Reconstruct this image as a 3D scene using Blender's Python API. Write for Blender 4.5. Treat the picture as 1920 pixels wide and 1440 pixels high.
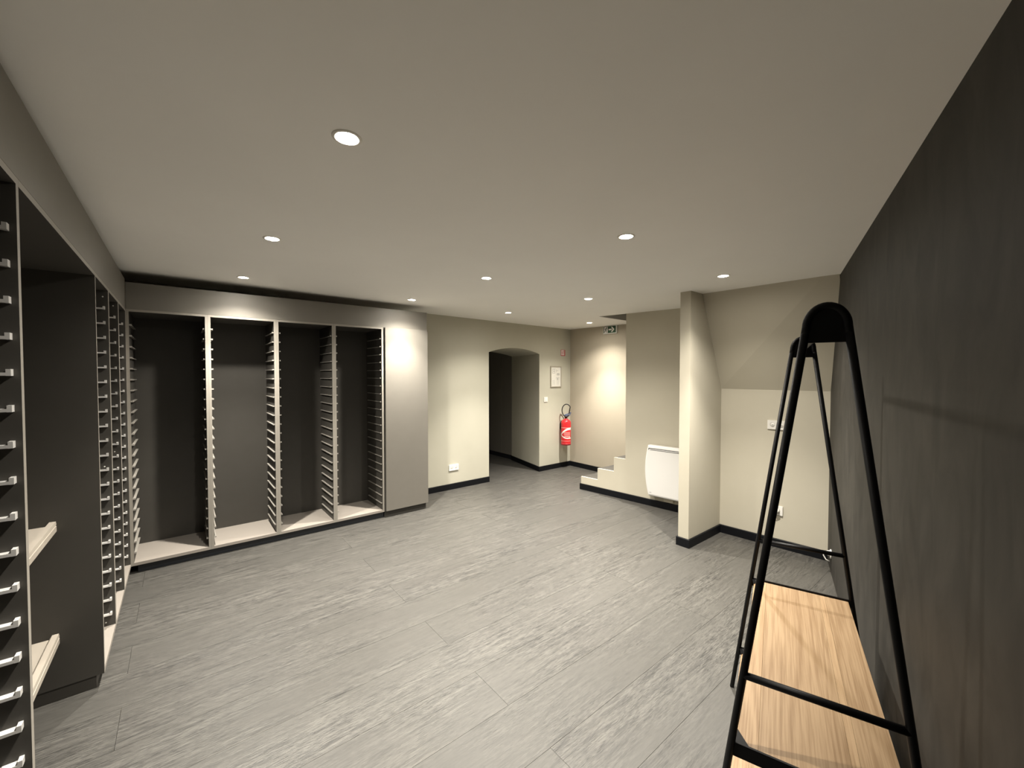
import bpy, bmesh, math, random
from mathutils import Vector, Matrix
random.seed(7)
for o in list(bpy.data.objects): bpy.data.objects.remove(o)
SC = bpy.context.scene
COL = SC.collection
R = math.radians

# ------------------------------------------------------------------ camera
cam = bpy.data.cameras.new('camera')
cam.sensor_width = 36.0
cam.lens = 36.0 * 770 / 1920
cam.clip_start = 0.02
camo = bpy.data.objects.new('camera', cam)
COL.objects.link(camo)
camo.location = (0, 0, 1.6)
camo.rotation_euler = (R(88.6), 0, R(-39))
SC.camera = camo
# ------------------------------------------------------------------ world and exposure
w = bpy.data.worlds.new('world'); SC.world = w
w.use_nodes = True
w.node_tree.nodes['Background'].inputs[0].default_value = (0.0, 0.0, 0.0, 1)
w.node_tree.nodes['Background'].inputs[1].default_value = 0.0
vs = SC.view_settings
vs.view_transform = 'Standard'; vs.look = 'None'; vs.gamma = 1.0
vs.use_curve_mapping = False
vs.exposure = 0.18
LAMP_W = 300.0           # narrow beam of each ceiling spot
SPILL_W = 116.0          # its wide spill
LAMP_GLOW = 560.0        # brightness of the lamp face itself
LAMP_COL = (1.0, 0.94, 0.84)
WT = 2.44                # walls end inside the ceiling slab
def cz(x, y): return 2.365-.009*x+.011*y      # the old ceiling is slightly out of level

# ------------------------------------------------------------------ materials
def srgb(r, g, b):
    f = lambda c: (c/255/12.92) if c/255 <= .04045 else ((c/255+.055)/1.055)**2.4
    return (f(r), f(g), f(b), 1)
def mat(name, col, rough=.6, metal=0.0, spec=.5):
    m = bpy.data.materials.new(name); m.use_nodes = True
    b = m.node_tree.nodes['Principled BSDF']
    b.inputs['Base Color'].default_value = col if len(col) == 4 else (*col, 1)
    b.inputs['Roughness'].default_value = rough
    b.inputs['Metallic'].default_value = metal
    b.inputs['Specular IOR Level'].default_value = spec
    return m
def nd(m, t, **kw):
    n = m.node_tree.nodes.new(t)
    for k, v in kw.items(): setattr(n, k, v)
    return n
def lk(m, a, b): m.node_tree.links.new(a, b)
def noisy(name, c0, c1, scale, stretch=(1, 1, 1), rough=.7, bump=0.0, detail=5, coord='Object', dist=0.0, spec=.4, rnd=False, lo=.3, hi=.7, bscale=None):
    """paint, laminate or stone: two tones mixed by stretched noise, with a fine relief"""
    m = mat(name, c0, rough, 0, spec)
    bs = m.node_tree.nodes['Principled BSDF']
    if coord == 'World':
        src = nd(m, 'ShaderNodeNewGeometry').outputs['Position']
    else:
        src = nd(m, 'ShaderNodeTexCoord').outputs[coord]
    if rnd:
        oi = nd(m, 'ShaderNodeObjectInfo')
        mul = nd(m, 'ShaderNodeMath', operation='MULTIPLY'); mul.inputs[1].default_value = 37.0
        lk(m, oi.outputs['Random'], mul.inputs[0])
        add = nd(m, 'ShaderNodeVectorMath', operation='ADD')
        lk(m, src, add.inputs[0]); lk(m, mul.outputs[0], add.inputs[1])
        src = add.outputs[0]
    mp = nd(m, 'ShaderNodeMapping'); mp.inputs['Scale'].default_value = stretch
    lk(m, src, mp.inputs[0])
    nz = nd(m, 'ShaderNodeTexNoise'); nz.inputs['Scale'].default_value = scale
    nz.inputs['Detail'].default_value = detail; nz.inputs['Distortion'].default_value = dist
    nz.inputs['Roughness'].default_value = .6
    lk(m, mp.outputs[0], nz.inputs['Vector'])
    cr = nd(m, 'ShaderNodeValToRGB')
    cr.color_ramp.elements[0].position = lo; cr.color_ramp.elements[1].position = hi
    cr.color_ramp.elements[0].color = c0 if len(c0) == 4 else (*c0, 1)
    cr.color_ramp.elements[1].color = c1 if len(c1) == 4 else (*c1, 1)
    lk(m, nz.outputs['Fac'], cr.inputs[0]); lk(m, cr.outputs[0], bs.inputs['Base Color'])
    if bump:
        bp = nd(m, 'ShaderNodeBump'); bp.inputs['Strength'].default_value = bump
        bp.inputs['Distance'].default_value = .004
        if bscale:
            n2 = nd(m, 'ShaderNodeTexNoise'); n2.inputs['Scale'].default_value = bscale
            n2.inputs['Detail'].default_value = 4
            lk(m, mp.outputs[0], n2.inputs['Vector']); lk(m, n2.outputs['Fac'], bp.inputs['Height'])
        else:
            lk(m, nz.outputs['Fac'], bp.inputs['Height'])
        lk(m, bp.outputs[0], bs.inputs['Normal'])
    return m
M = {}
M['wall'] = noisy('cream_wall_paint', (.50, .465, .375), (.52, .485, .395), 3, coord='World', rough=.8, bump=.03, bscale=160, spec=.25)
M['wall_cool'] = noisy('pale_wall_paint', (.475, .457, .375), (.495, .477, .395), 3, coord='World', rough=.8, bump=.03, bscale=160, spec=.25)
M['wall_warm'] = noisy('warm_wall_paint', (.43, .383, .30), (.45, .402, .318), 3, coord='World', rough=.8, bump=.03, bscale=160, spec=.25)
M['ceiling'] = noisy('ceiling_paint', (.88, .865, .825), (.90, .885, .845), 2, coord='World', rough=.9, spec=.2)
M['dark_wall'] = noisy('charcoal_mineral_wall', (.019, .0173, .0145), (.043, .039, .033), 7.0, (1, 1, .5), coord='World', rough=.65, bump=.12, detail=9, dist=.6, spec=.35, lo=.34, hi=.70)
M['taupe'] = noisy('taupe_laminate', (.170, .158, .137), (.178, .166, .144), 9, coord='World', rough=.5, spec=.4)
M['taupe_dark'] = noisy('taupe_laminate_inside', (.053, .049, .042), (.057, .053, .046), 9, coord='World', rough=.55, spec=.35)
M['edge'] = noisy('light_edge_strip', (.27, .25, .217), (.28, .26, .226), 9, coord='World', rough=.5)
M['board'] = noisy('pale_greige_board', (.27, .243, .213), (.28, .253, .223), 6, coord='World', rough=.55)
M['kick'] = mat('black_plinth_laminate', (.014, .016, .020), .35)
M['baseboard'] = mat('black_lacquered_baseboard', (.004, .0045, .006), .5, 0, .2)
M['steel'] = mat('brushed_steel', (.80, .785, .76), .33, .25)
M['lightsteel'] = mat('pale_lacquered_steel', (.34, .32, .285), .4, .15)
M['white'] = mat('white_plastic', (.78, .76, .71), .35)
M['heater'] = mat('white_enamel', (.74, .73, .71), .3)
M['cream_edge'] = mat('cream_shelf_lacquer', (.40, .36, .305), .4)
M['black'] = mat('black_powder_coat', (.0025, .0025, .003), .5, 0, .22)
M['rubber'] = mat('black_rubber', (.008, .008, .009), .5)
M['darkgrey'] = mat('dark_grey_slot', (.03, .032, .03), .5)
M['red'] = mat('red_lacquer', (.62, .022, .028), .25)
M['label_white'] = mat('white_print', (.80, .74, .72), .5)
M['label_pink'] = mat('pale_red_print', (.75, .35, .33), .5)
M['label_red'] = mat('red_print', (.45, .03, .04), .5)
M['blue'] = mat('blue_lever_plastic', (.012, .05, .20), .4)
M['green'] = mat('dark_green_sign', (.012, .055, .022), .4)
M['paper'] = noisy('printed_paper', (.66, .64, .58), (.72, .70, .64), 30, rough=.7)
M['print'] = mat('grey_print', (.22, .22, .21), .7)
M['print_pale'] = mat('pale_grey_print', (.42, .42, .39), .7)
M['silver'] = mat('silver_frame', (.42, .39, .33), .35, .5)
M['trim'] = mat('lamp_trim_white', (.80, .77, .70), .35)
M['reflector'] = mat('lamp_reflector', (.85, .72, .45), .25, .5)
def emission(name, col, s):
    m = bpy.data.materials.new(name); m.use_nodes = True
    nt = m.node_tree; nt.nodes.remove(nt.nodes['Principled BSDF'])
    e = nt.nodes.new('ShaderNodeEmission'); e.inputs[0].default_value = (*col, 1); e.inputs[1].default_value = s
    nt.links.new(e.outputs[0], nt.nodes['Material Output'].inputs[0])
    return m
M['glow'] = emission('lamp_face', LAMP_COL, LAMP_GLOW)

def plank_material():
    m = mat('grey_brushed_plank', (.15, .14, .125), .42, 0, .5)
    bs = m.node_tree.nodes['Principled BSDF']
    pos = nd(m, 'ShaderNodeNewGeometry').outputs['Position']
    oi = nd(m, 'ShaderNodeObjectInfo')
    mul = nd(m, 'ShaderNodeMath', operation='MULTIPLY'); mul.inputs[1].default_value = 23.0
    lk(m, oi.outputs['Random'], mul.inputs[0])
    add = nd(m, 'ShaderNodeVectorMath', operation='ADD'); lk(m, pos, add.inputs[0]); lk(m, mul.outputs[0], add.inputs[1])
    mp = nd(m, 'ShaderNodeMapping'); mp.inputs['Scale'].default_value = (2.0, 22, 1)
    lk(m, add.outputs[0], mp.inputs[0])
    n1 = nd(m, 'ShaderNodeTexNoise'); n1.inputs['Scale'].default_value = 2.2; n1.inputs['Detail'].default_value = 9
    n1.inputs['Roughness'].default_value = .68; n1.inputs['Distortion'].default_value = .7
    lk(m, mp.outputs[0], n1.inputs['Vector'])
    mp2 = nd(m, 'ShaderNodeMapping'); mp2.inputs['Scale'].default_value = (12, 120, 1)
    lk(m, add.outputs[0], mp2.inputs[0])
    n2 = nd(m, 'ShaderNodeTexNoise'); n2.inputs['Scale'].default_value = 2.0; n2.inputs['Detail'].default_value = 7
    n2.inputs['Distortion'].default_value = .9
    lk(m, mp2.outputs[0], n2.inputs['Vector'])
    mx = nd(m, 'ShaderNodeMath', operation='MULTIPLY_ADD'); mx.inputs[1].default_value = .5
    lk(m, n1.outputs['Fac'], mx.inputs[0])
    h2 = nd(m, 'ShaderNodeMath', operation='MULTIPLY'); h2.inputs[1].default_value = .5
    lk(m, n2.outputs['Fac'], h2.inputs[0]); lk(m, h2.outputs[0], mx.inputs[2])
    cr = nd(m, 'ShaderNodeValToRGB')
    e = cr.color_ramp.elements
    e[0].position = .38; e[0].color = (.022, .0209, .019, 1)
    e[1].position = .60; e[1].color = (.095, .0905, .081, 1)
    k = e.new(.48); k.color = (.053, .0505, .0455, 1)
    # streaky patches alternate with calm ones
    n3 = nd(m, 'ShaderNodeTexNoise'); n3.inputs['Scale'].default_value = 1.0; n3.inputs['Detail'].default_value = 3
    mp3 = nd(m, 'ShaderNodeMapping'); mp3.inputs['Scale'].default_value = (1.3, 4.0, 1)
    lk(m, add.outputs[0], mp3.inputs[0]); lk(m, mp3.outputs[0], n3.inputs['Vector'])
    am = nd(m, 'ShaderNodeMapRange'); am.inputs['From Min'].default_value = .38; am.inputs['From Max'].default_value = .62
    am.inputs['To Min'].default_value = .22; am.inputs['To Max'].default_value = 1.15
    lk(m, n3.outputs['Fac'], am.inputs['Value'])
    sb = nd(m, 'ShaderNodeMath', operation='SUBTRACT'); sb.inputs[1].default_value = .5; lk(m, mx.outputs[0], sb.inputs[0])
    fm_ = nd(m, 'ShaderNodeMath', operation='MULTIPLY_ADD'); fm_.inputs[2].default_value = .5
    lk(m, sb.outputs[0], fm_.inputs[0]); lk(m, am.outputs[0], fm_.inputs[1])
    mx = fm_
    lk(m, mx.outputs[0], cr.inputs[0])
    hs = nd(m, 'ShaderNodeHueSaturation')
    va = nd(m, 'ShaderNodeMapRange'); va.inputs['To Min'].default_value = .965; va.inputs['To Max'].default_value = 1.03
    lk(m, oi.outputs['Random'], va.inputs['Value']); lk(m, va.outputs[0], hs.inputs['Value'])
    lk(m, cr.outputs[0], hs.inputs['Color']); lk(m, hs.outputs[0], bs.inputs['Base Color'])
    rr = nd(m, 'ShaderNodeMapRange'); rr.inputs['To Min'].default_value = .36; rr.inputs['To Max'].default_value = .56
    lk(m, n2.outputs['Fac'], rr.inputs['Value']); lk(m, rr.outputs[0], bs.inputs['Roughness'])
    bp = nd(m, 'ShaderNodeBump'); bp.inputs['Strength'].default_value = .55; bp.inputs['Distance'].default_value = .004
    lk(m, mx.outputs[0], bp.inputs['Height']); lk(m, bp.outputs[0], bs.inputs['Normal'])
    return m
M['plank'] = plank_material()
M['slab'] = mat('dark_joint_filler', (.03, .028, .025), .8)

def oak(name, tone):
    m = mat(name, (.5, .34, .2), .45, 0, .4)
    bs = m.node_tree.nodes['Principled BSDF']
    co = nd(m, 'ShaderNodeTexCoord').outputs['Object']
    oi = nd(m, 'ShaderNodeObjectInfo')
    mul = nd(m, 'ShaderNodeMath', operation='MULTIPLY'); mul.inputs[1].default_value = 9.0
    lk(m, oi.outputs['Random'], mul.inputs[0])
    add = nd(m, 'ShaderNodeVectorMath', operation='ADD'); lk(m, co, add.inputs[0]); lk(m, mul.outputs[0], add.inputs[1])
    mp = nd(m, 'ShaderNodeMapping'); mp.inputs['Scale'].default_value = (.45, 7, 1)
    lk(m, add.outputs[0], mp.inputs[0])
    wv = nd(m, 'ShaderNodeTexNoise'); wv.inputs['Scale'].default_value = 1.5; wv.inputs['Detail'].default_value = 2; wv.inputs['Distortion'].default_value = .4
    lk(m, mp.outputs[0], wv.inputs['Vector'])
    ri = nd(m, 'ShaderNodeMath', operation='MULTIPLY'); ri.inputs[1].default_value = 46.0
    lk(m, wv.outputs['Fac'], ri.inputs[0])
    si = nd(m, 'ShaderNodeMath', operation='SINE'); lk(m, ri.outputs[0], si.inputs[0])
    mp2 = nd(m, 'ShaderNodeMapping'); mp2.inputs['Scale'].default_value = (3, 130, 1)
    lk(m, add.outputs[0], mp2.inputs[0])
    fi = nd(m, 'ShaderNodeTexNoise'); fi.inputs['Scale'].default_value = 1.6; fi.inputs['Detail'].default_value = 5
    lk(m, mp2.outputs[0], fi.inputs['Vector'])
    a = nd(m, 'ShaderNodeMath', operation='MULTIPLY_ADD'); a.inputs[1].default_value = .10
    lk(m, si.outputs[0], a.inputs[0]); lk(m, fi.outputs['Fac'], a.inputs[2])
    cr = nd(m, 'ShaderNodeValToRGB'); e = cr.color_ramp.elements
    e[0].position = .30; e[0].color = (.21*tone, .132*tone, .068*tone, 1)
    e[1].position = .66; e[1].color = (.31*tone, .213*tone, .122*tone, 1)
    lk(m, a.outputs[0], cr.inputs[0]); lk(m, cr.outputs[0], bs.inputs['Base Color'])
    return m
M['oak'] = oak('oak_stave', 1.0)
M['oak_pale'] = oak('oak_stave_pale', 1.13)

# ------------------------------------------------------------------ helpers
def link(name, me, m=None, parent=None, loc=None):
    o = bpy.data.objects.new(name, me)
    COL.objects.link(o)
    if m is not None and me is not None and not me.materials: me.materials.append(M[m] if isinstance(m, str) else m)
    if parent is not None: o.parent = parent
    if loc is not None: o.location = loc
    return o
def thing(name, label, cat, loc=(0, 0, 0), rz=0.0, group=None):
    o = bpy.data.objects.new(name, None); COL.objects.link(o)
    o.empty_display_size = .05
    o.location = loc; o.rotation_euler = (0, 0, rz)
    o['label'] = label; o['category'] = cat
    if group: o['group'] = group
    return o
def struct(o, label=None):
    o['kind'] = 'structure'
    if label: o['label'] = label
    return o
def finish(name, bm, smooth=False):
    bmesh.ops.recalc_face_normals(bm, faces=bm.faces[:])
    me = bpy.data.meshes.new(name); bm.to_mesh(me); bm.free()
    if smooth:
        for p in me.polygons: p.use_smooth = True
    return me
def bm_box(bm, x0, x1, y0, y1, z0, z1, bevel=0.0):
    vs_ = [bm.verts.new(p) for p in ((x0, y0, z0), (x1, y0, z0), (x1, y1, z0), (x0, y1, z0), (x0, y0, z1), (x1, y0, z1), (x1, y1, z1), (x0, y1, z1))]
    fs = [bm.faces.new([vs_[i] for i in q]) for q in ((0, 3, 2, 1), (4, 5, 6, 7), (0, 1, 5, 4), (1, 2, 6, 5), (2, 3, 7, 6), (3, 0, 4, 7))]
    if bevel:
        ed = list({e for f in fs for e in f.edges})
        bmesh.ops.bevel(bm, geom=ed, offset=bevel, segments=1, affect='EDGES')
def box(name, x0, x1, y0, y1, z0, z1, m, parent=None, bevel=0.0):
    bm = bmesh.new(); bm_box(bm, x0, x1, y0, y1, z0, z1, bevel)
    return link(name, finish(name, bm), m, parent)
def panel(name, x0, x1, y0, y1, z0, z1, front, parent):
    """cabinet board: dark laminate with a light edge strip on its front edge"""
    o = box(name, x0, x1, y0, y1, z0, z1, 'taupe_dark', parent)
    o.data.materials.append(M['edge'])
    f = Vector(front)
    for p in o.data.polygons:
        if p.normal.dot(f) > .9: p.material_index = 1
    return o
def prism(name, pts, z0, z1, m, parent=None):
    bm = bmesh.new(); bm_prism(bm, pts, z0, z1)
    return link(name, finish(name, bm), m, parent)
def bm_prism(bm, pts, z0, z1):
    lo = [bm.verts.new((x, y, z0)) for x, y in pts]; hi = [bm.verts.new((x, y, z1)) for x, y in pts]
    n = len(pts); bm.faces.new(lo[::-1]); bm.faces.new(hi)
    for i in range(n): bm.faces.new((lo[i], lo[(i+1) % n], hi[(i+1) % n], hi[i]))
def loft(name, a, b, m, parent=None):
    """two matching 3d outlines joined into a solid"""
    bm = bmesh.new()
    A = [bm.verts.new(p) for p in a]; B = [bm.verts.new(p) for p in b]; n = len(a)
    bm.faces.new(A[::-1]); bm.faces.new(B)
    for i in range(n): bm.faces.new((A[i], A[(i+1) % n], B[(i+1) % n], B[i]))
    return link(name, finish(name, bm), m, parent)
def bm_lathe(bm, prof, seg=24, axis='Z', c=(0, 0, 0), close=True):
    rings = []
    for r, h in prof:
        ring = []
        for i in range(seg):
            t = 2*math.pi*i/seg
            p = (r*math.cos(t), r*math.sin(t), h)
            if axis == 'Y': p = (p[0], p[2], p[1])
            if axis == 'X': p = (p[2], p[0], p[1])
            ring.append(bm.verts.new((p[0]+c[0], p[1]+c[1], p[2]+c[2])))
        rings.append(ring)
    for a, b in zip(rings, rings[1:]):
        for i in range(seg): bm.faces.new((a[i], a[(i+1) % seg], b[(i+1) % seg], b[i]))
    if close:
        bm.faces.new(rings[0][::-1]); bm.faces.new(rings[-1])
def lathe(name, prof, m, parent=None, seg=24, axis='Z', c=(0, 0, 0), close=True, smooth=True):
    bm = bmesh.new(); bm_lathe(bm, prof, seg, axis, c, close)
    o = link(name, finish(name, bm, smooth), m, parent)
    return o
def bm_tube(bm, pts, r, seg=10, closed=False):
    pts = [Vector(p) for p in pts]; n = len(pts)
    up = None; rings = []
    for i, p in enumerate(pts):
        a = pts[i-1] if (i or closed) else pts[0]
        b = pts[(i+1) % n] if (i < n-1 or closed) else pts[-1]
        t = (b-a).normalized()
        if up is None: up = Vector((0, 0, 1)) if abs(t.z) < .9 else Vector((1, 0, 0))
        s = t.cross(up).normalized(); up = s.cross(t).normalized()
        rings.append([bm.verts.new(p+s*r*math.cos(2*math.pi*k/seg)+up*r*math.sin(2*math.pi*k/seg)) for k in range(seg)])
    pr = list(zip(rings, rings[1:])) + ([(rings[-1], rings[0])] if closed else [])
    for a, b in pr:
        for k in range(seg): bm.faces.new((a[k], a[(k+1) % seg], b[(k+1) % seg], b[k]))
    if not closed: bm.faces.new(rings[0][::-1]); bm.faces.new(rings[-1])
def tube(name, pts, r, m, parent=None, seg=10, closed=False):
    bm = bmesh.new(); bm_tube(bm, pts, r, seg, closed)
    return link(name, finish(name, bm, True), m, parent)
def circle(cx, cy, r, n=28): return [(cx+r*math.cos(2*math.pi*i/n), cy+r*math.sin(2*math.pi*i/n)) for i in range(n)]
def holed(name, outer, holes, z0, z1):
    """flat slab with holes, as a mesh in xy between z0 and z1"""
    cu = bpy.data.curves.new(name, 'CURVE'); cu.dimensions = '2D'; cu.fill_mode = 'BOTH'
    for pts in [outer] + holes:
        sp = cu.splines.new('POLY'); sp.points.add(len(pts)-1); sp.use_cyclic_u = True
        for q, (x, y) in zip(sp.points, pts): q.co = (x, y, 0, 1)
    cu.extrude = (z1-z0)/2
    ob = bpy.data.objects.new(name, cu); COL.objects.link(ob)
    dg = bpy.context.evaluated_depsgraph_get()
    me = bpy.data.meshes.new_from_object(ob.evaluated_get(dg))
    bpy.data.objects.remove(ob); bpy.data.curves.remove(cu)
    for v in me.vertices: v.co.z += (z0+z1)/2
    me.materials.clear(); me.name = name
    for p in me.polygons: p.use_smooth = False
    return me
def clip(poly, n, d):
    """keep the side of the plan polygon where n.p >= d"""
    out = []
    for i, p in enumerate(poly):
        q = poly[(i+1) % len(poly)]
        a = p[0]*n[0]+p[1]*n[1]-d; b = q[0]*n[0]+q[1]*n[1]-d
        if a >= 0: out.append(p)
        if a*b < 0:
            t = a/(a-b); out.append((p[0]+(q[0]-p[0])*t, p[1]+(q[1]-p[1])*t))
    return out

# right wall axis: s runs along the wall, t away from it into the room
W0 = Vector((1.323, .026)); U = Vector((2.585, .851)).normalized(); N = Vector((-U.y, U.x))
UA = math.atan2(U.y, U.x)
def st(s, t): p = W0+U*s+N*t; return (p.x, p.y)

# ------------------------------------------------------------------ floor
bm = bmesh.new(); bm_prism(bm, [(-.82, -.68), st(3.12, 0), (5.30, .5), (5.30, 4.93), (-.82, 4.93)], -.08, -.010)
bm_prism(bm, [(3.2, 4.93), (5.3, 4.93), (5.3, 8.0), (3.0, 8.0), (3.0, 5.9)], -.08, -.010)
floor = struct(link('floor', finish('floor', bm), 'slab'), 'grey floor of long brushed planks laid towards the stairs')
PW = .2886; PL = 2.90; g = .0005
def plank_piece(poly):
    if len(poly) < 3: return
    cx = sum(p[0] for p in poly)/len(poly); cy = sum(p[1] for p in poly)/len(poly)
    area = abs(sum(poly[i][0]*poly[(i+1) % len(poly)][1]-poly[(i+1) % len(poly)][0]*poly[i][1] for i in range(len(poly))))/2
    if area < .01: return
    bm = bmesh.new()
    lo = [bm.verts.new((x-cx, y-cy, -.010)) for x, y in poly]
    mi = [bm.verts.new((x-cx, y-cy, -.0012)) for x, y in poly]
    hi = [bm.verts.new((x-cx-(.0002 if x > cx else -.0002), y-cy-(.0002 if y > cy else -.0002), 0)) for x, y in poly]
    n = len(poly); bm.faces.new(lo[::-1]); bm.faces.new(hi)
    for a, b in ((lo, mi), (mi, hi)):
        for i in range(n): bm.faces.new((a[i], a[(i+1) % n], b[(i+1) % n], b[i]))
    link('plank', finish('plank', bm), 'plank', floor, (cx, cy, 0))
rw = (-U.y, U.x); rwd = W0.x*rw[0]+W0.y*rw[1]
for k in range(-6, 25):
    y0 = .945+PW*k; y1 = y0+PW
    off = 1.21 if k % 2 == 0 else 1.21+PL/2
    j = -4
    while True:
        x0 = off+PL*j; x1 = x0+PL; j += 1
        if x0 > 5.4: break
        if x1 < -.85: continue
        q = [(x0+g, y0+g), (x1-g, y0+g), (x1-g, y1-g), (x0+g, y1-g)]
        main = clip(clip(clip(clip(q, (1, 0), -.82), (-1, 0), -5.30), (0, -1), -4.93), rw, rwd)
        plank_piece(main)
        if y1 > 4.93:
            plank_piece(clip(clip(clip(clip(q, (0, 1), 4.931), (1, 0), 3.30), (-1, 0), -4.81), (0, -1), -8.0))

# ------------------------------------------------------------------ walls, ceiling
LAMPS = [(0.44, 1.405), (0.433, 2.761), (0.427, 4.091), (1.942, 4.099), (1.943, 2.729), (3.262, 4.103), (1.936, 1.386), (3.247, 1.44), (3.247, 2.776), (4.775, 4.059)]
LH = .036
HX = lambda y: 4.324+(3.811-y)*(.142/1.349)         # room face of the stair wall
stair_hole = [(HX(3.538)+.001, 3.538), (5.30, 3.538), (5.30, .5), (HX(.5)+.1, .5), (HX(1.9)+.0, 1.9)]
me = holed('ceiling', [(-.92, -.9), (5.42, -.9), (5.42, 8.1), (-.92, 8.1)], [stair_hole]+[circle(x, y, LH) for x, y in LAMPS], 0, .14)
for v in me.vertices: v.co.z += cz(v.co.x, v.co.y)
ceiling = struct(link('ceiling', me, 'ceiling'), 'flat off-white ceiling with recessed spotlights')
# stairwell above the ceiling
sh = bmesh.new()
bm_box(sh, 4.3, 5.42, 3.538, 3.62, 2.45, 3.7)
bm_box(sh, 4.3, 5.42, .3, .5, 2.45, 3.7)
bm_box(sh, 4.3, 5.42, .3, 3.62, 3.7, 3.8)
bm_box(sh, 5.30, 5.42, .3, 3.62, 2.45, 3.7)
bm_prism(sh, [(HX(3.538), 3.538), (HX(.5), .5), (HX(.5)-.1, .5), (HX(3.538)-.1, 3.538)], 2.45, 3.7)
struct(link('wall_stairwell', finish('wall_stairwell', sh), 'wall'), 'shaft walls of the stairwell above the ceiling')
struct(box('wall_left', -.92, -.82, -.9, 4.93, 0, WT, 'wall'), 'wall behind the run of open display cabinets')
# wall with the arched passage, one metre thick with splayed sides
def arch_outline(y, xl, xr):
    p = [(-.92, y, 0), (xl, y, 0), (xl, y, 1.923)]
    for i in range(1, 16):
        t = i/16; p.append((xl+(xr-xl)*t, y, 1.923+.080*(1-(2*t-1)**2)))
    p += [(xr, y, 1.923), (xr, y, 0), (5.42, y, 0), (5.42, y, WT), (-.92, y, WT)]
    return p
struct(loft('wall_back', arch_outline(4.93, 3.552, 4.567), arch_outline(5.93, 3.34, 4.795), 'wall_cool'), 'cream wall with the arched passage')
struct(box('wall_far', 5.30, 5.42, .3, 4.93, 0, WT, 'wall_warm'), 'cream wall beside the stairs under the exit sign')
# passage beyond the arch
cw = bmesh.new()
bm_box(cw, 2.9, 3.0, 5.93, 8.1, 0, WT); bm_box(cw, 2.9, 5.42, 8.0, 8.1, 0, WT); bm_box(cw, 5.30, 5.42, 5.93, 8.0, 0, WT)
struct(link('wall_passage', finish('wall_passage', cw), 'wall'), 'unlit walls of the passage behind the arch')
# stair wall with its stepped end
STEPY = [3.811, 3.545, 3.300, 3.135]
STEPZ = [.176, .332, .516]
prof = [(3.811, 0), (3.811, .176), (3.545, .176), (3.545, .332), (3.300, .332), (3.300, .516), (3.135, .516), (3.135, WT), (1.88, WT), (1.88, 0)]
struct(loft('wall_stairs', [(HX(y), y, z) for y, z in prof], [(HX(y)+.026, y, z) for y, z in prof], 'wall'), 'cream stair wall with a stepped low end')
struct(prism('wall_partition', [(3.612, 1.885), (3.612, 1.985), (4.53, 1.985), (4.53, 1.885)], 0, WT, 'wall'), 'narrow cream partition standing out into the room')
NX = lambda y: 4.240+(1.86-y)*(.052/.812)
struct(prism('wall_niche', [(NX(1.885), 1.885), (NX(.9), .9), (NX(.9)+.12, .9), (NX(1.885)+.12, 1.885)], 0, 1.452, 'wall'), 'low back wall of the niche under the sloping soffit')
struct(loft('wall_soffit', [(NX(1.885), 1.885, 1.452), (NX(.9), .9, 1.452), (4.44, .9, 1.452), (4.44, 1.885, 1.452)],
            [(3.785, 1.885, WT), (3.755, .845, WT), (4.44, .845, WT), (4.44, 1.885, WT)], 'wall'), 'sloping soffit above the niche')
rwall = [st(-2.35, 0), st(3.4, 0), st(3.4, -.12), st(-2.35, -.12)]
struct(prism('wall_right', rwall, 0, WT, 'dark_wall'), 'charcoal mineral-effect wall')

# baseboards
def baseboard(name, p, q, h=.080, t=.014, ext=(0, 0)):
    p = Vector(p); q = Vector(q); d = (q-p).normalized(); n = Vector((-d.y, d.x))
    p = p-d*ext[0]; q = q+d*ext[1]
    bm = bmesh.new()
    base = [p, q, q+n*t, p+n*t]; top = [p, q, q+n*(t-.003), p+n*(t-.003)]
    lo = [bm.verts.new((v.x, v.y, .0002)) for v in base]; mi = [bm.verts.new((v.x, v.y, h-.004)) for v in base]; hi = [bm.verts.new((v.x, v.y, h)) for v in top]
    bm.faces.new(lo[::-1]); bm.faces.new(hi)
    for a, b in ((lo, mi), (mi, hi)):
        for i in range(4): bm.faces.new((a[i], a[(i+1) % 4], b[(i+1) % 4], b[i]))
    return struct(link(name, finish(name, bm), 'baseboard'))
baseboard('baseboard_back', (3.552, 4.93), (2.30, 4.93))
baseboard('baseboard_corner', (5.286, 4.93), (4.567, 4.93), ext=(0, .014))
baseboard('baseboard_passage', (4.567, 4.93), (4.795, 5.93))
baseboard('baseboard_far', (5.30, 3.84), (5.30, 4.93))
baseboard('baseboard_stairs', (HX(1.985), 1.985), (HX(3.811), 3.811), ext=(0, .014))
baseboard('baseboard_stair_end', (HX(3.811), 3.811), (HX(3.811)+.026, 3.811), ext=(.0, 0))
baseboard('baseboard_partition_front', (3.612, 1.885), (3.612, 1.985), ext=(.014, .014))
baseboard('baseboard_partition', (NX(1.885)-.014, 1.885), (3.612, 1.885))
baseboard('baseboard_partition_rear', (3.612, 1.985), (HX(1.985)-.014, 1.985))
baseboard('baseboard_niche', (NX(1.006), 1.006), (NX(1.885), 1.885))

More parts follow.
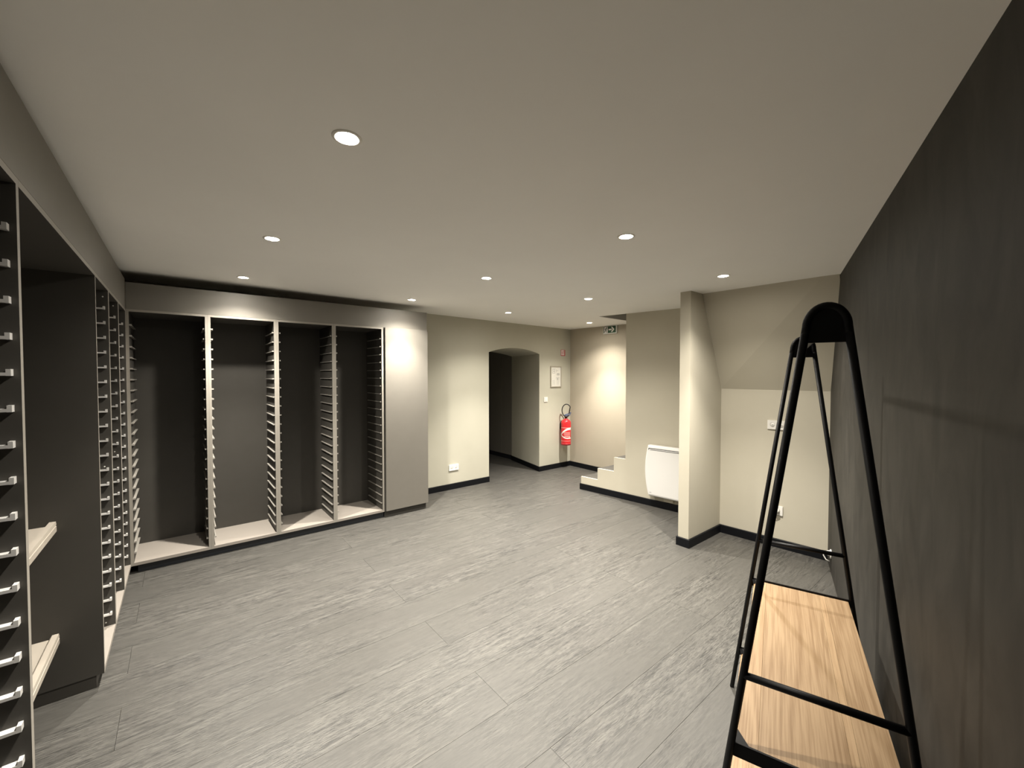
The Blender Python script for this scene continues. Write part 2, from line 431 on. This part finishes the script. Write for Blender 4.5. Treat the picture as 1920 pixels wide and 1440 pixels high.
# ------------------------------------------------------------------ ceiling spotlights
lamp_labels = [
    'recessed ceiling spotlight beside the wide open bay with cream shelves',
    'recessed ceiling spotlight in front of the row of narrow open cabinets',
    'recessed ceiling spotlight nearest the inside corner of the two cabinet runs',
    'recessed ceiling spotlight in front of the closed cupboard door',
    'recessed ceiling spotlight in the middle row, over the centre of the floor',
    'recessed ceiling spotlight in front of the arched passage',
    'recessed ceiling spotlight over the floor beside the black shelf rack',
    'recessed ceiling spotlight close to the partition and the niche soffit',
    'recessed ceiling spotlight in front of the electric heater',
    'recessed ceiling spotlight at the foot of the stairs near the exit sign']
ring_me = refl_me = face_me = None
def beam(name, watts, ang):
    l = bpy.data.lights.new(name, 'SPOT'); l.energy = watts; l.color = LAMP_COL
    l.spot_size = R(ang); l.spot_blend = 1.0; l.shadow_soft_size = .018
    return l
BEAMS = [beam('beam_core', LAMP_W, 82), beam('beam_spill', SPILL_W, 130)]
for (x, y), lb in zip(LAMPS, lamp_labels):
    t = thing('recessed_spotlight', lb, 'spotlight', (x, y, cz(x, y)), 0, 'recessed ceiling spotlights')
    if ring_me is None:
        o = lathe('trim_ring', [(.0345, .004), (.0345, -.002), (.038, -.0045), (.046, -.003), (.0475, -.0005), (.0475, 0)], 'trim', t, 32, close=False); ring_me = o.data
        o = lathe('reflector', [(.0345, .002), (.032, .006), (.030, .0075)], 'reflector', t, 32, close=False); refl_me = o.data
        o = lathe('lamp_face', [(.0300, .007), (.026, .003), (.018, -.0005), (.008, -.002)], 'glow', t, 24); face_me = o.data
    else:
        for n, d in (('trim_ring', ring_me), ('reflector', refl_me), ('lamp_face', face_me)): link(n, d, None, t)
    for bl in BEAMS:
        lo = bpy.data.objects.new(bl.name, bl); COL.objects.link(lo); lo.parent = t; lo.location = (0, 0, -.022)

# ------------------------------------------------------------------ runners of the cabinets
def runner_mesh(name, length, sgn, wid=.021, th=.008, tip=.009):
    """metal ledge: x = away from the side panel (times sgn), y = into the cabinet, z up; a raised stop at its front end"""
    bm = bmesh.new()
    xs = sorted((0, sgn*wid))
    bm_box(bm, xs[0], xs[1], .009, length, -th, 0)
    bm_box(bm, xs[0], xs[1], 0, .009, -th-.0005, tip)
    return finish(name, bm)
RZ = [.166+.0868*k for k in range(22)]
RR = runner_mesh('runner_r', .40, 1, .016, .0055, .006); RL = runner_mesh('runner_l', .40, -1, .014, .0055, .005)
RR.materials.append(M['lightsteel']); RL.materials.append(M['lightsteel'])

# ------------------------------------------------------------------ cabinets along the back wall
FY = 4.42; BY = 4.905; ZB = .066; ZT = 2.112; PT = .019
XB = [-.323, .197, .716, 1.2345, 1.7525]
cab_labels = ['open grey cabinet with metal runners, in the inside corner of the two runs',
              'open grey cabinet with metal runners, second from the inside corner',
              'open grey cabinet with metal runners, third from the inside corner',
              'open grey cabinet with metal runners, next to the closed cupboard']
for i, lb in enumerate(cab_labels):
    x0, x1 = XB[i]+.0003, XB[i+1]-.0003
    wd = x1-x0
    t = thing('open_display_cabinet', lb, 'cabinet', (x0, FY, 0), 0, 'open cabinets along the back wall')
    D = BY-FY
    panel('side_panel', 0, PT, 0, D, ZB, ZT, (0, -1, 0), t)
    panel('side_panel', wd-PT, wd, 0, D, ZB, ZT, (0, -1, 0), t)
    panel('top_board', PT, wd-PT, 0, D, ZT-PT, ZT, (0, -1, 0), t)
    box('bottom_board', PT, wd-PT, 0, D, ZB, ZB+.024, 'board', t)
    panel('back_panel', PT, wd-PT, D-.012, D, ZB+.024, ZT-PT, (0, 1, 0), t)
    for z in RZ:
        link('runner', RR, None, t, (PT, .013, z)); link('runner', RL, None, t, (wd-PT, .013, z))
# door cupboard
t = thing('tall_cupboard', 'tall closed grey cupboard at the end of the back run', 'cupboard', (1.7535, FY, 0))
wd = 2.282-1.7535
box('carcass', 0.002, wd, 0, BY-FY, ZB, ZT, 'taupe_dark', t)
box('end_panel', wd-.0005, wd+.0003, -.001, BY-FY, ZB, ZT, 'taupe', t)
box('door', .014, wd-.001, -.021, -.002, .072, ZT-.001, 'taupe', t, .0008)
box('plinth', .006, wd-.012, .020, .036, 0.0002, ZB, 'taupe_dark', t)
o = box('plinth_board', XB[0]+.04, 1.7515, FY+.030, FY+.048, 0.0002, ZB, 'kick')
o['label'] = 'black plinth under the open cabinets of the back run'; o['category'] = 'plinth'
o = box('fascia_board', -.3195, 2.282, FY, FY+.019, ZT+.001, 2.322, 'taupe', None, .0006)
o['label'] = 'grey fascia board above the cabinets of the back run, with a dark gap over it'; o['category'] = 'fascia'

# ------------------------------------------------------------------ cabinets along the left wall (fronts face +x)
FX = -.322; BX = -.815; DL = FX-BX
def left_unit(y0, y1, lb, near=True, far_runners=None, zs=RZ, tfar=PT):
    t = thing('open_display_cabinet', lb, 'cabinet', (FX, y0, 0), 0, 'open cabinets along the left wall')
    wd = y1-y0
    if near: panel('side_panel', -DL, 0, 0, PT, ZB, ZT, (1, 0, 0), t)
    panel('side_panel', -DL, 0, wd-tfar, wd, ZB, ZT, (1, 0, 0), t)
    panel('top_board', -DL, 0, PT, wd-tfar, ZT-PT, ZT, (1, 0, 0), t)
    box('bottom_board', -DL, 0, PT, wd-tfar, ZB, ZB+.024, 'board', t)
    panel('back_panel', -DL, -DL+.012, PT, wd-tfar, ZB+.024, ZT-PT, (-1, 0, 0), t)
    box('plinth', -DL+.02, -.030, .008, wd-.001, .0002, ZB, 'taupe_dark', t)
    for z in zs:
        o = link('runner', LM, None, t, (-.013, wd-tfar, z)); o.rotation_euler = (0, 0, R(90))
    return t
# for a runner on the far panel of a left unit: its away direction is -y, into the cabinet is -x
LM = runner_mesh('runner_side', .38, -1); LM.materials.append(M['steel'])
LY = [2.925, 3.43, 3.935, 4.4185]
u0 = left_unit(1.10, 1.668, 'open grey cabinet with bright steel runners, before the wide bay with cream shelves', zs=[.114+.0931*k for k in range(21)], tfar=.023)
for lb, a, b in (('narrow open grey cabinet right after the wide open bay, its outer side panel dark', LY[0], LY[1]),
                 ('narrow open grey cabinet, middle one between wide bay and inside corner', LY[1], LY[2]),
                 ('narrow open grey cabinet of the left run touching the inside corner', LY[2], LY[3])):
    u = left_unit(a+.0003, b-.0003, lb)
    caps = {LY[0]: [(-.022, 1.049), (-.013, 2.056), (-.032, .112)], LY[1]: [(-.014, 2.067), (-.023, 1.064)]}.get(a, [])
    for cx, cz in caps:
        lathe('screw_cap', [(.004, 0), (.004, -.0015), (.002, -.0025)], 'white', u, 10, 'Y', (cx-.01, (b-a)-PT, cz))
# wide bay between the units
t = thing('open_shelf_bay', 'wide open bay with two cream tray shelves and no bottom board', 'shelf bay', (FX, 1.6685, 0))
wd = LY[0]-1.6685-.0005
panel('back_panel', -DL, -DL+.012, 0, wd, .0002, ZT-PT, (-1, 0, 0), t)
panel('top_board', -DL, 0, 0, wd, ZT-PT, ZT, (1, 0, 0), t)
for z in (.867, .316):
    # tray shelf: flat tray with a raised, grooved front edge
    bm = bmesh.new(); bm_box(bm, -DL+.013, -.188, .001, wd-.001, z-.018, z)
    s_ = link('tray_shelf', finish('tray_shelf', bm), 'cream_edge', t)
    pr = [(-.188, z-.018), (-.188, z), (-.176, z+.019), (-.154, z+.019), (-.152, z+.004), (-.156, z+.002), (-.156, z-.001), (-.152, z-.003), (-.152, z-.029), (-.165, z-.029), (-.165, z-.018)]
    loft('front_edge', [(x, .001, zz) for x, zz in pr], [(x, wd-.001, zz) for x, zz in pr], 'cream_edge', s_)
o = box('fascia_board', FX-.019, FX, 1.10, FY-.0005, ZT+.001, 2.345, 'taupe', None, .0006)
o['label'] = 'grey fascia board above the cabinets of the left run'; o['category'] = 'fascia'

# ------------------------------------------------------------------ passage cupboard seen through the arch
t = thing('passage_cupboard', 'dark tall cupboard doors inside the unlit passage behind the arch', 'cupboard', (4.80, 5.94, 0))
box('carcass', .02, .45, 0, 1.9, .08, 2.33, 'taupe_dark', t)
box('door', 0, .019, .002, .318, .082, 2.32, 'taupe', t, .001)
box('door', 0, .019, .322, 1.10, .082, 2.32, 'taupe', t, .001)
box('door', 0, .019, 1.104, 1.89, .082, 2.32, 'taupe', t, .001)
box('plinth', .012, .03, 0, 1.9, .0002, .08, 'kick', t)

# ------------------------------------------------------------------ stairs
t = thing('staircase', 'staircase with grey treads rising behind the stepped wall', 'stairs', (4.8, 3.811, 0))
edges = STEPY[:3]+[3.055-.245*k for k in range(0, 11)]
tops = STEPZ+[.516+.172*(k+1) for k in range(0, 10)]
for k, zt in enumerate(tops):
    ya, yb = edges[k], edges[k+1]
    xl = HX(ya)+.0905+.002 if k else HX(ya)+.0905
    if yb < .55: break
    st_ = prism('step', [(HX(ya)+.0265-4.8, ya-3.811-.0004), (5.299-4.8, ya-3.811-.0004), (5.299-4.8, yb-3.811), (HX(yb)+.0265-4.8, yb-3.811)], .0002, zt-.012, 'wall', t)
    prism('tread', [(HX(ya)+.0265-4.8, ya-3.811+.0), (5.299-4.8, ya-3.811+.0), (5.299-4.8, yb-3.811), (HX(yb)+.0265-4.8, yb-3.811)], zt-.012, zt-.002, 'plank', st_)

# ------------------------------------------------------------------ electric heater on the stair wall
ha = math.atan2(-1.349, .142)            # along the wall, away from the steps
hy = 2.83
t = thing('electric_heater', 'white wall-mounted electric heater with curved sides', 'heater', (HX(hy)-.0002, hy, 0), ha)
# local: x along the wall, -y... the room side is local -y
HW = .62
def heater_outline(y, inset=0.0):
    pts = []
    zb, zt = .150+inset, .752-inset
    n = 14
    for i in range(n+1):
        f = i/n; z = zb+(zt-zb)*f
        bul = .050*math.sin(math.pi*min(1, max(0, f*.92+.02)))**.8
        pts.append((.055-bul+inset, y, z))
    for i in range(n, -1, -1):
        f = i/n; z = zb+(zt-zb)*f
        bul = .050*math.sin(math.pi*min(1, max(0, f*.92+.02)))**.8
        pts.append((HW-.055+bul-inset, y, z))
    return pts
bm = bmesh.new()
rows = [heater_outline(-.022, .012), heater_outline(-.030, .0), heater_outline(-.085, .0), heater_outline(-.097, .008), heater_outline(-.101, .022)]
V = [[bm.verts.new(p) for p in r] for r in rows]
for a, b in zip(V, V[1:]):
    for i in range(len(a)): bm.faces.new((a[i], a[(i+1) % len(a)], b[(i+1) % len(a)], b[i]))
bm.faces.new(V[0]); bm.faces.new(V[-1])
bd = link('body', finish('body', bm), 'heater', t)
bm = bmesh.new(); bm_box(bm, .055, HW-.055, -.1016, -.099, .713, .7205); bm_box(bm, .055, .063, -.1016, -.099, .697, .713); bm_box(bm, .073, HW-.055, -.1016, -.099, .697, .7035)
link('grille_slot', finish('grille_slot', bm), 'darkgrey', bd)
box('maker_mark', .07, .095, -.1016, -.0995, .190, .195, 'print', bd)
bm = bmesh.new(); bm_box(bm, .12, .16, -.03, 0, .2, .7); bm_box(bm, HW-.16, HW-.12, -.03, 0, .2, .7)
link('wall_bracket', finish('wall_bracket', bm), 'darkgrey', t)
box('supply_box', .215, .33, -.035, 0, .095, .165, 'wall', t, .003)

# ------------------------------------------------------------------ sockets and switch (local: x along wall, -y into the room, z up)
def wall_socket(name, label, n, loc, rz, plug=False, group=None):
    t = thing(name, label, 'socket', loc, rz, group)
    wdt = .082+.071*(n-1); cs = [(-wdt/2+.041+.071*i, 0) for i in range(n)]
    me = holed('plate', [(-wdt/2, -.041), (wdt/2, -.041), (wdt/2, .041), (-wdt/2, .041)], [circle(cx, cz, .0205) for cx, cz in cs], 0, .012)
    p = link('plate', me, 'white', t); p.rotation_euler = (R(90), 0, 0)
    for cx, cz in cs:
        wl = lathe('socket_well', [(.0205, -.0115), (.0195, -.003), (.004, -.002)], 'white', p, 24, 'Z', (cx, cz, .0125), close=False)
        for v in wl.data.vertices: v.co.z = .0125-(.0125-.002)*0 + (v.co.z-.0125)
        bm = bmesh.new()
        for dx, dz in ((-.0095, 0), (.0095, 0), (0, .011)): bm_lathe(bm, [(.003, .002), (.003, .0042)], 8, 'Z', (cx+dx, cz+dz, 0))
        link('contact', finish('contact', bm), 'darkgrey', p)
        b_ = lathe('well_base', [(.0203, .0012), (.0203, .002)], 'white', p, 24, 'Z', (cx, cz, 0))
    return t
wall_socket('double_socket', 'white double socket on the cream wall near the closed cupboard', 2, (2.945, 4.9298, .302), 0)
na = math.atan2(-.812, .052)
wall_socket('double_socket', 'white double socket high on the niche wall', 2, (NX(1.393)-.0002, 1.393, 1.130), na)
ss = wall_socket('single_socket', 'white single socket low on the niche wall with a plug in it', 1, (NX(1.378)-.0002, 1.378, .343), na)
pl = lathe('plug', [(.0185, 0), (.0185, .020), (.016, .034), (.008, .040)], 'white', ss, 20, 'Y', (0, 0, 0))
for v in pl.data.vertices: v.co.y = -v.co.y-.003
tube('cord', [(0, -.036, 0), (-.012, -.05, .004), (-.03, -.052, .012), (-.05, -.03, .02), (-.062, -.008, .012), (-.075, -.006, -.08), (-.078, -.006, -.258)], .003, 'rubber', ss, 8)
# plug on the charcoal wall
px, py = st(2.866, .0002)
t = thing('wall_plug', 'white plug with a cable stub low on the charcoal wall', 'plug', (px, py, .155), UA)
lathe('plate', [(.036, 0), (.036, .006), (.032, .009)], 'white', t, 24, 'Y', (0, 0, 0))
pb = lathe('plug_body', [(.021, .009), (.021, .022), (.014, .036), (.009, .044)], 'white', t, 20, 'Y', (0, 0, .004))
tube('cord', [(0, .040, .004), (0, .050, .0), (-.002, .050, -.02), (-.004, .035, -.05), (-.005, .012, -.06)], .0045, 'white', t, 8)
t = thing('light_switch', 'white light switch beside the arched passage', 'switch', (4.708, 4.9298, 1.176))
pl = box('plate', -.041, .041, -.010, 0, -.041, .041, 'white', t, .002)
box('rocker', -.024, .024, -.0145, -.0095, -.024, .024, 'white', t, .002)

# ------------------------------------------------------------------ framed plan, red sign, exit sign
t = thing('framed_plan', 'silver framed paper plan hanging above the light switch', 'picture frame', (4.940, 4.9298, 1.553))
fw, fh = .128, .178
me = holed('frame', [(-fw, -fh), (fw, -fh), (fw, fh), (-fw, fh)], [[(-fw+.016, -fh+.016), (fw-.016, -fh+.016), (fw-.016, fh-.016), (-fw+.016, fh-.016)]], 0, .014)
fr = link('frame', me, 'silver', t); fr.rotation_euler = (R(90), 0, 0)
pp = box('paper', -fw+.015, fw-.015, -.008, -.004, -fh+.015, fh-.015, 'paper', t)
def marks(name, rects, m, par, y0=-.0088, y1=-.0078):
    bm = bmesh.new()
    for x0, x1, z0, z1 in rects: bm_box(bm, x0, x1, y0, y1, z0, z1)
    return link(name, finish(name, bm), m, par)
rects = []
for z in (.05, .038, .026): rects.append((.02, .085, z, z+.006))
rects += [(-.085, -.02, .118, .122), (-.085, -.081, .06, .12), (-.024, -.02, .06, .12), (-.085, -.02, .06, .064), (-.06, -.04, .085, .098), (.01, .014, .07, .125), (.01, .05, .10, .104)]
marks('printed_plan', rects, 'print', pp)
rp = []
for z in (-.01, -.024, -.038): rp.append((.0, .085, z, z+.004))
for z in (-.062, -.078, -.094, -.110, -.126): rp.append((-.08, -.02, z, z+.004)); rp.append((.015, .08, z, z+.004))
rp += [(.03, .05, -.055, -.02), (-.09, -.005, .13, .136)]
marks('printed_text', rp, 'print_pale', pp)
t = thing('fire_sign', 'small red and white extinguisher sign above the framed plan', 'sign', (5.115, 4.9298, 1.962))
pn = box('panel', -.052, .052, -.004, 0, -.052, .052, 'label_red', t, .001)
marks('white_field', [(-.044, .030, -.040, .044)], 'label_white', pn, -.0050, -.0040)
marks('red_pictogram', [(-.030, -.016, -.030, .022), (-.027, -.019, .022, .034), (.004, .010, -.028, .034), (.010, .022, .020, .034), (.016, .022, -.028, .020)], 'label_red', pn, -.0058, -.0049)

ex = thing('exit_sign', 'green and white exit sign with running figure and arrow, high beside the stairs', 'sign', (5.2998, 4.066, 2.298), R(-90))
# local x runs towards the stairs opening, -y into the room
bd = box('housing', -.131, .131, -.032, 0, -.0655, .0635, 'white', ex, .006)
box('green_panel', -.118, .118, -.0335, -.031, -.053, .053, 'green', bd)
bm = bmesh.new()
bm_box(bm, -.103, -.036, -.0345, -.0333, -.050, .047)
link('door_field', finish('door_field', bm), 'label_white', bd)
def flat(name, polys, m, par, y=-.0345, dep=.001):
    bm = bmesh.new()
    for pts in polys:
        a = [bm.verts.new((x, y, z)) for x, z in pts]; b = [bm.verts.new((x, y-dep, z)) for x, z in pts]; n = len(pts)
        bm.faces.new(a); bm.faces.new(b[::-1])
        for i in range(n): bm.faces.new((a[i], a[(i+1) % n], b[(i+1) % n], b[i]))
    return link(name, finish(name, bm), m, par)
head = [(-.056+.009*math.cos(k*math.pi/6), .034+.009*math.sin(k*math.pi/6)) for k in range(12)]
flat('running_figure', [head,
     [(-.070, .024), (-.055, .024), (-.064, -.008), (-.080, -.004)],
     [(-.058, .022), (-.044, .006), (-.040, .010), (-.054, .026)],
     [(-.068, .024), (-.086, .016), (-.094, .000), (-.088, -.002), (-.082, .010), (-.068, .014)],
     [(-.078, -.004), (-.066, -.006), (-.052, -.020), (-.054, -.044), (-.062, -.044), (-.062, -.024)],
     [(-.080, -.002), (-.072, -.010), (-.080, -.030), (-.100, -.034), (-.100, -.026), (-.086, -.022)]], 'green', bd)
flat('arrow', [[(-.018, -.011), (.042, -.011), (.042, .011), (-.018, .011)],
               [(.028, .040), (.052, .040), (.092, .0), (.052, -.040), (.028, -.040), (.062, 0)]], 'label_white', bd)

# ------------------------------------------------------------------ fire extinguisher
ec = (5.083, 4.822)
t = thing('fire_extinguisher', 'red fire extinguisher hanging on the wall beside the corner', 'extinguisher', (ec[0], ec[1], 0))
rb = .083
body = lathe('cylinder', [(.060, .402), (.074, .404), (.0815, .420), (rb, .440), (rb, .765), (.080, .792), (.066, .816), (.040, .832), (.024, .838), (.024, .846)], 'red', t, 40)
lathe('base_ring', [(.070, .398), (.0835, .400), (.0842, .422), (.0842, .430)], 'label_red', body, 40)
view = math.atan2(-ec[1], -ec[0])
def patch(name, quads, m, r=rb+.0006):
    """print wrapped on the cylinder: list of (angle0, angle1, z0 fn, z1 fn)"""
    bm = bmesh.new()
    for a0, a1, f0, f1 in quads:
        n = 14; prev = None
        for i in range(n+1):
            a = a0+(a1-a0)*i/n; q = view+a
            lo = bm.verts.new((r*math.cos(q), r*math.sin(q), f0(a))); hi = bm.verts.new((r*math.cos(q), r*math.sin(q), f1(a)))
            if prev: bm.faces.new((prev[0], lo, hi, prev[1]))
            prev = (lo, hi)
    return link(name, finish(name, bm, True), m, body)
c_ = lambda v: (lambda a: v)
patch('label_band', [(-1.45, 1.45, c_(.690), c_(.700)), (-1.45, 1.45, c_(.470), c_(.476))], 'label_pink')
# crescent sweeping round the label
patch('white_crescent', [(-1.25, 1.25, lambda a: .565+.10*math.sin(min(1.57, (a+1.25)*.8))-.006, lambda a: .585+.11*math.sin(min(1.57, (a+1.25)*.8))),
                         (-1.25, 1.2, lambda a: .565-.055*math.sin(min(1.57, (a+1.25)*1.0)), lambda a: .585-.055*math.sin(min(1.57, (a+1.25)*1.0)))], 'label_white', rb+.0009)
patch('label_text', [(-.45, .95, c_(.612), c_(.622)), (-.45, .95, c_(.592), c_(.602)), (-.45, .95, c_(.572), c_(.582)), (-.3, .5, c_(.545), c_(.560)), (.55, .95, c_(.535), c_(.560))], 'label_pink', rb+.0012)
lathe('valve', [(.022, .846), (.022, .862), (.028, .864), (.028, .882), (.018, .886), (.018, .90)], 'rubber', t, 20)
bm = bmesh.new()
cd = Vector((math.cos(view+1.57), math.sin(view+1.57), 0))      # to the right as seen from the room
vd = Vector((math.cos(view), math.sin(view), 0))
def bar(bm, p, q, w, h):
    d = (q-p).normalized(); s = d.cross(Vector((0, 0, 1))).normalized()*w; u_ = s.cross(d).normalized()*h
    v = [bm.verts.new(c) for c in (p-s-u_, p+s-u_, p+s+u_, p-s+u_, q-s-u_, q+s-u_, q+s+u_, q-s+u_)]
    for f in ((0, 3, 2, 1), (4, 5, 6, 7), (0, 1, 5, 4), (1, 2, 6, 5), (2, 3, 7, 6), (3, 0, 4, 7)): bm.faces.new([v[i] for i in f])
bar(bm, Vector((0, 0, .892))-cd*.045, Vector((0, 0, .945))+cd*.085, .011, .006)
bar(bm, Vector((0, 0, .884))-cd*.02, Vector((0, 0, .915))+cd*.075, .011, .006)
link('lever', finish('lever', bm), 'blue', t)
hp = [Vector((0, 0, .87))-cd*.02+vd*.02]
for a in range(-125, 150, 15):
    q = R(a)
    hp.append(Vector((0, 0, .985))-cd*(.075*math.cos(q)-.008)+vd*.03+Vector((0, 0, .105*math.sin(q))))
hp.append(Vector((0, 0, .93))+cd*.05+vd*.03)
tube('hose', hp, .0085, 'rubber', t, 10)
bm = bmesh.new(); bm_box(bm, -.02, .02, .082, .1077, .62, .80); bm_box(bm, -.045, .045, .102, .1077, .66, .76)
link('wall_bracket', finish('wall_bracket', bm), 'darkgrey', t)
tube('strap_ring', [(.094+.013*math.cos(k*math.pi/6)*.8, -.02, .765+.018*math.sin(k*math.pi/6)) for k in range(12)], .003, 'silver', t, 6, True)

# ------------------------------------------------------------------ shelf rack by the charcoal wall (local x along the wall, y away from it)
ro = W0
RC = .287
t = thing('shelf_rack', 'black metal A-frame rack with oak shelves beside the charcoal wall', 'rack', (W0.x, W0.y, 0), UA)
half = lambda z: .046+.1353*(1.677-z)
LR = .0095
for s in (0.0, 1.081):
    for sg in (-1, 1):
        fo = tube('leg', [(s, RC+sg*half(.0005), .0005), (s, RC+sg*half(.9), .9), (s, RC+sg*half(1.70), 1.70)], LR, 'black', t, 12)
    arc = [(s, RC-half(1.70), 1.70)]
    r0 = half(1.715)
    for k in range(0, 19):
        a = math.pi*(1-k/18); arc.append((s, RC+r0*math.cos(a), 1.715+.0515*math.sin(a)))
    arc.append((s, RC+half(1.70), 1.70))
    tube('bow', arc, LR, 'black', t, 12)
    out = [(RC-half(1.677), 1.677), (RC-half(1.715), 1.715)]+[(RC+r0*math.cos(math.pi*(1-k/18)), 1.715+.0515*math.sin(math.pi*k/18)) for k in range(1, 18)]+[(RC+half(1.715), 1.715), (RC+half(1.677), 1.677)]
    loft('head_plate', [(s-.003, y, z) for y, z in out], [(s+.003, y, z) for y, z in out], 'black', t)
    tube('crossbar', [(s, RC-half(.781), .781), (s, RC+half(.781), .781)], LR, 'black', t, 12)
tube('top_rail', [(.003, RC, 1.715), (1.078, RC, 1.715)], .0095, 'black', t, 12)
for zt in (.580, .213):
    hw = half(zt)
    for s, d in ((0.0, 1), (1.081, -1)):
        fm = bmesh.new()
        bm_box(fm, s-.003, s+.003, RC-hw, RC+hw, zt-.032, zt+.007)
        xs = sorted((s, s+d*.026)); bm_box(fm, xs[0], xs[1], RC-hw+.01, RC+hw-.01, zt-.034, zt-.0295)
        br = link('shelf_bracket', finish('shelf_bracket', fm), 'black', t)
        for sg in (1,):
            pts = [(s+d*.003, RC+sg*(hw-.004)), (s+d*.055, RC+sg*(hw-.012)), (s+d*.003, RC+sg*(hw-.045))]
            prism('corner_gusset', pts, zt+.0003, zt+.0035, 'black', br)
    sf = box('shelf_base', .006, 1.075, RC-hw+.02, RC+hw-.02, zt-.0294, zt-.0257, 'oak', t)
    pw = hw-.013
    cuts = [RC+pw, RC+pw*.72, RC-pw*.42, RC-pw*.53, RC-pw]
    for k in range(4):
        sv = box('stave', -.5345, .5345, cuts[k+1]+.0002-(cuts[k]+cuts[k+1])/2, cuts[k]-.0002-(cuts[k]+cuts[k+1])/2, -.0255, 0, 'oak_pale' if k in (0, 2) else 'oak', sf, .0005)
        sv.location = (.5405, (cuts[k]+cuts[k+1])/2, zt)
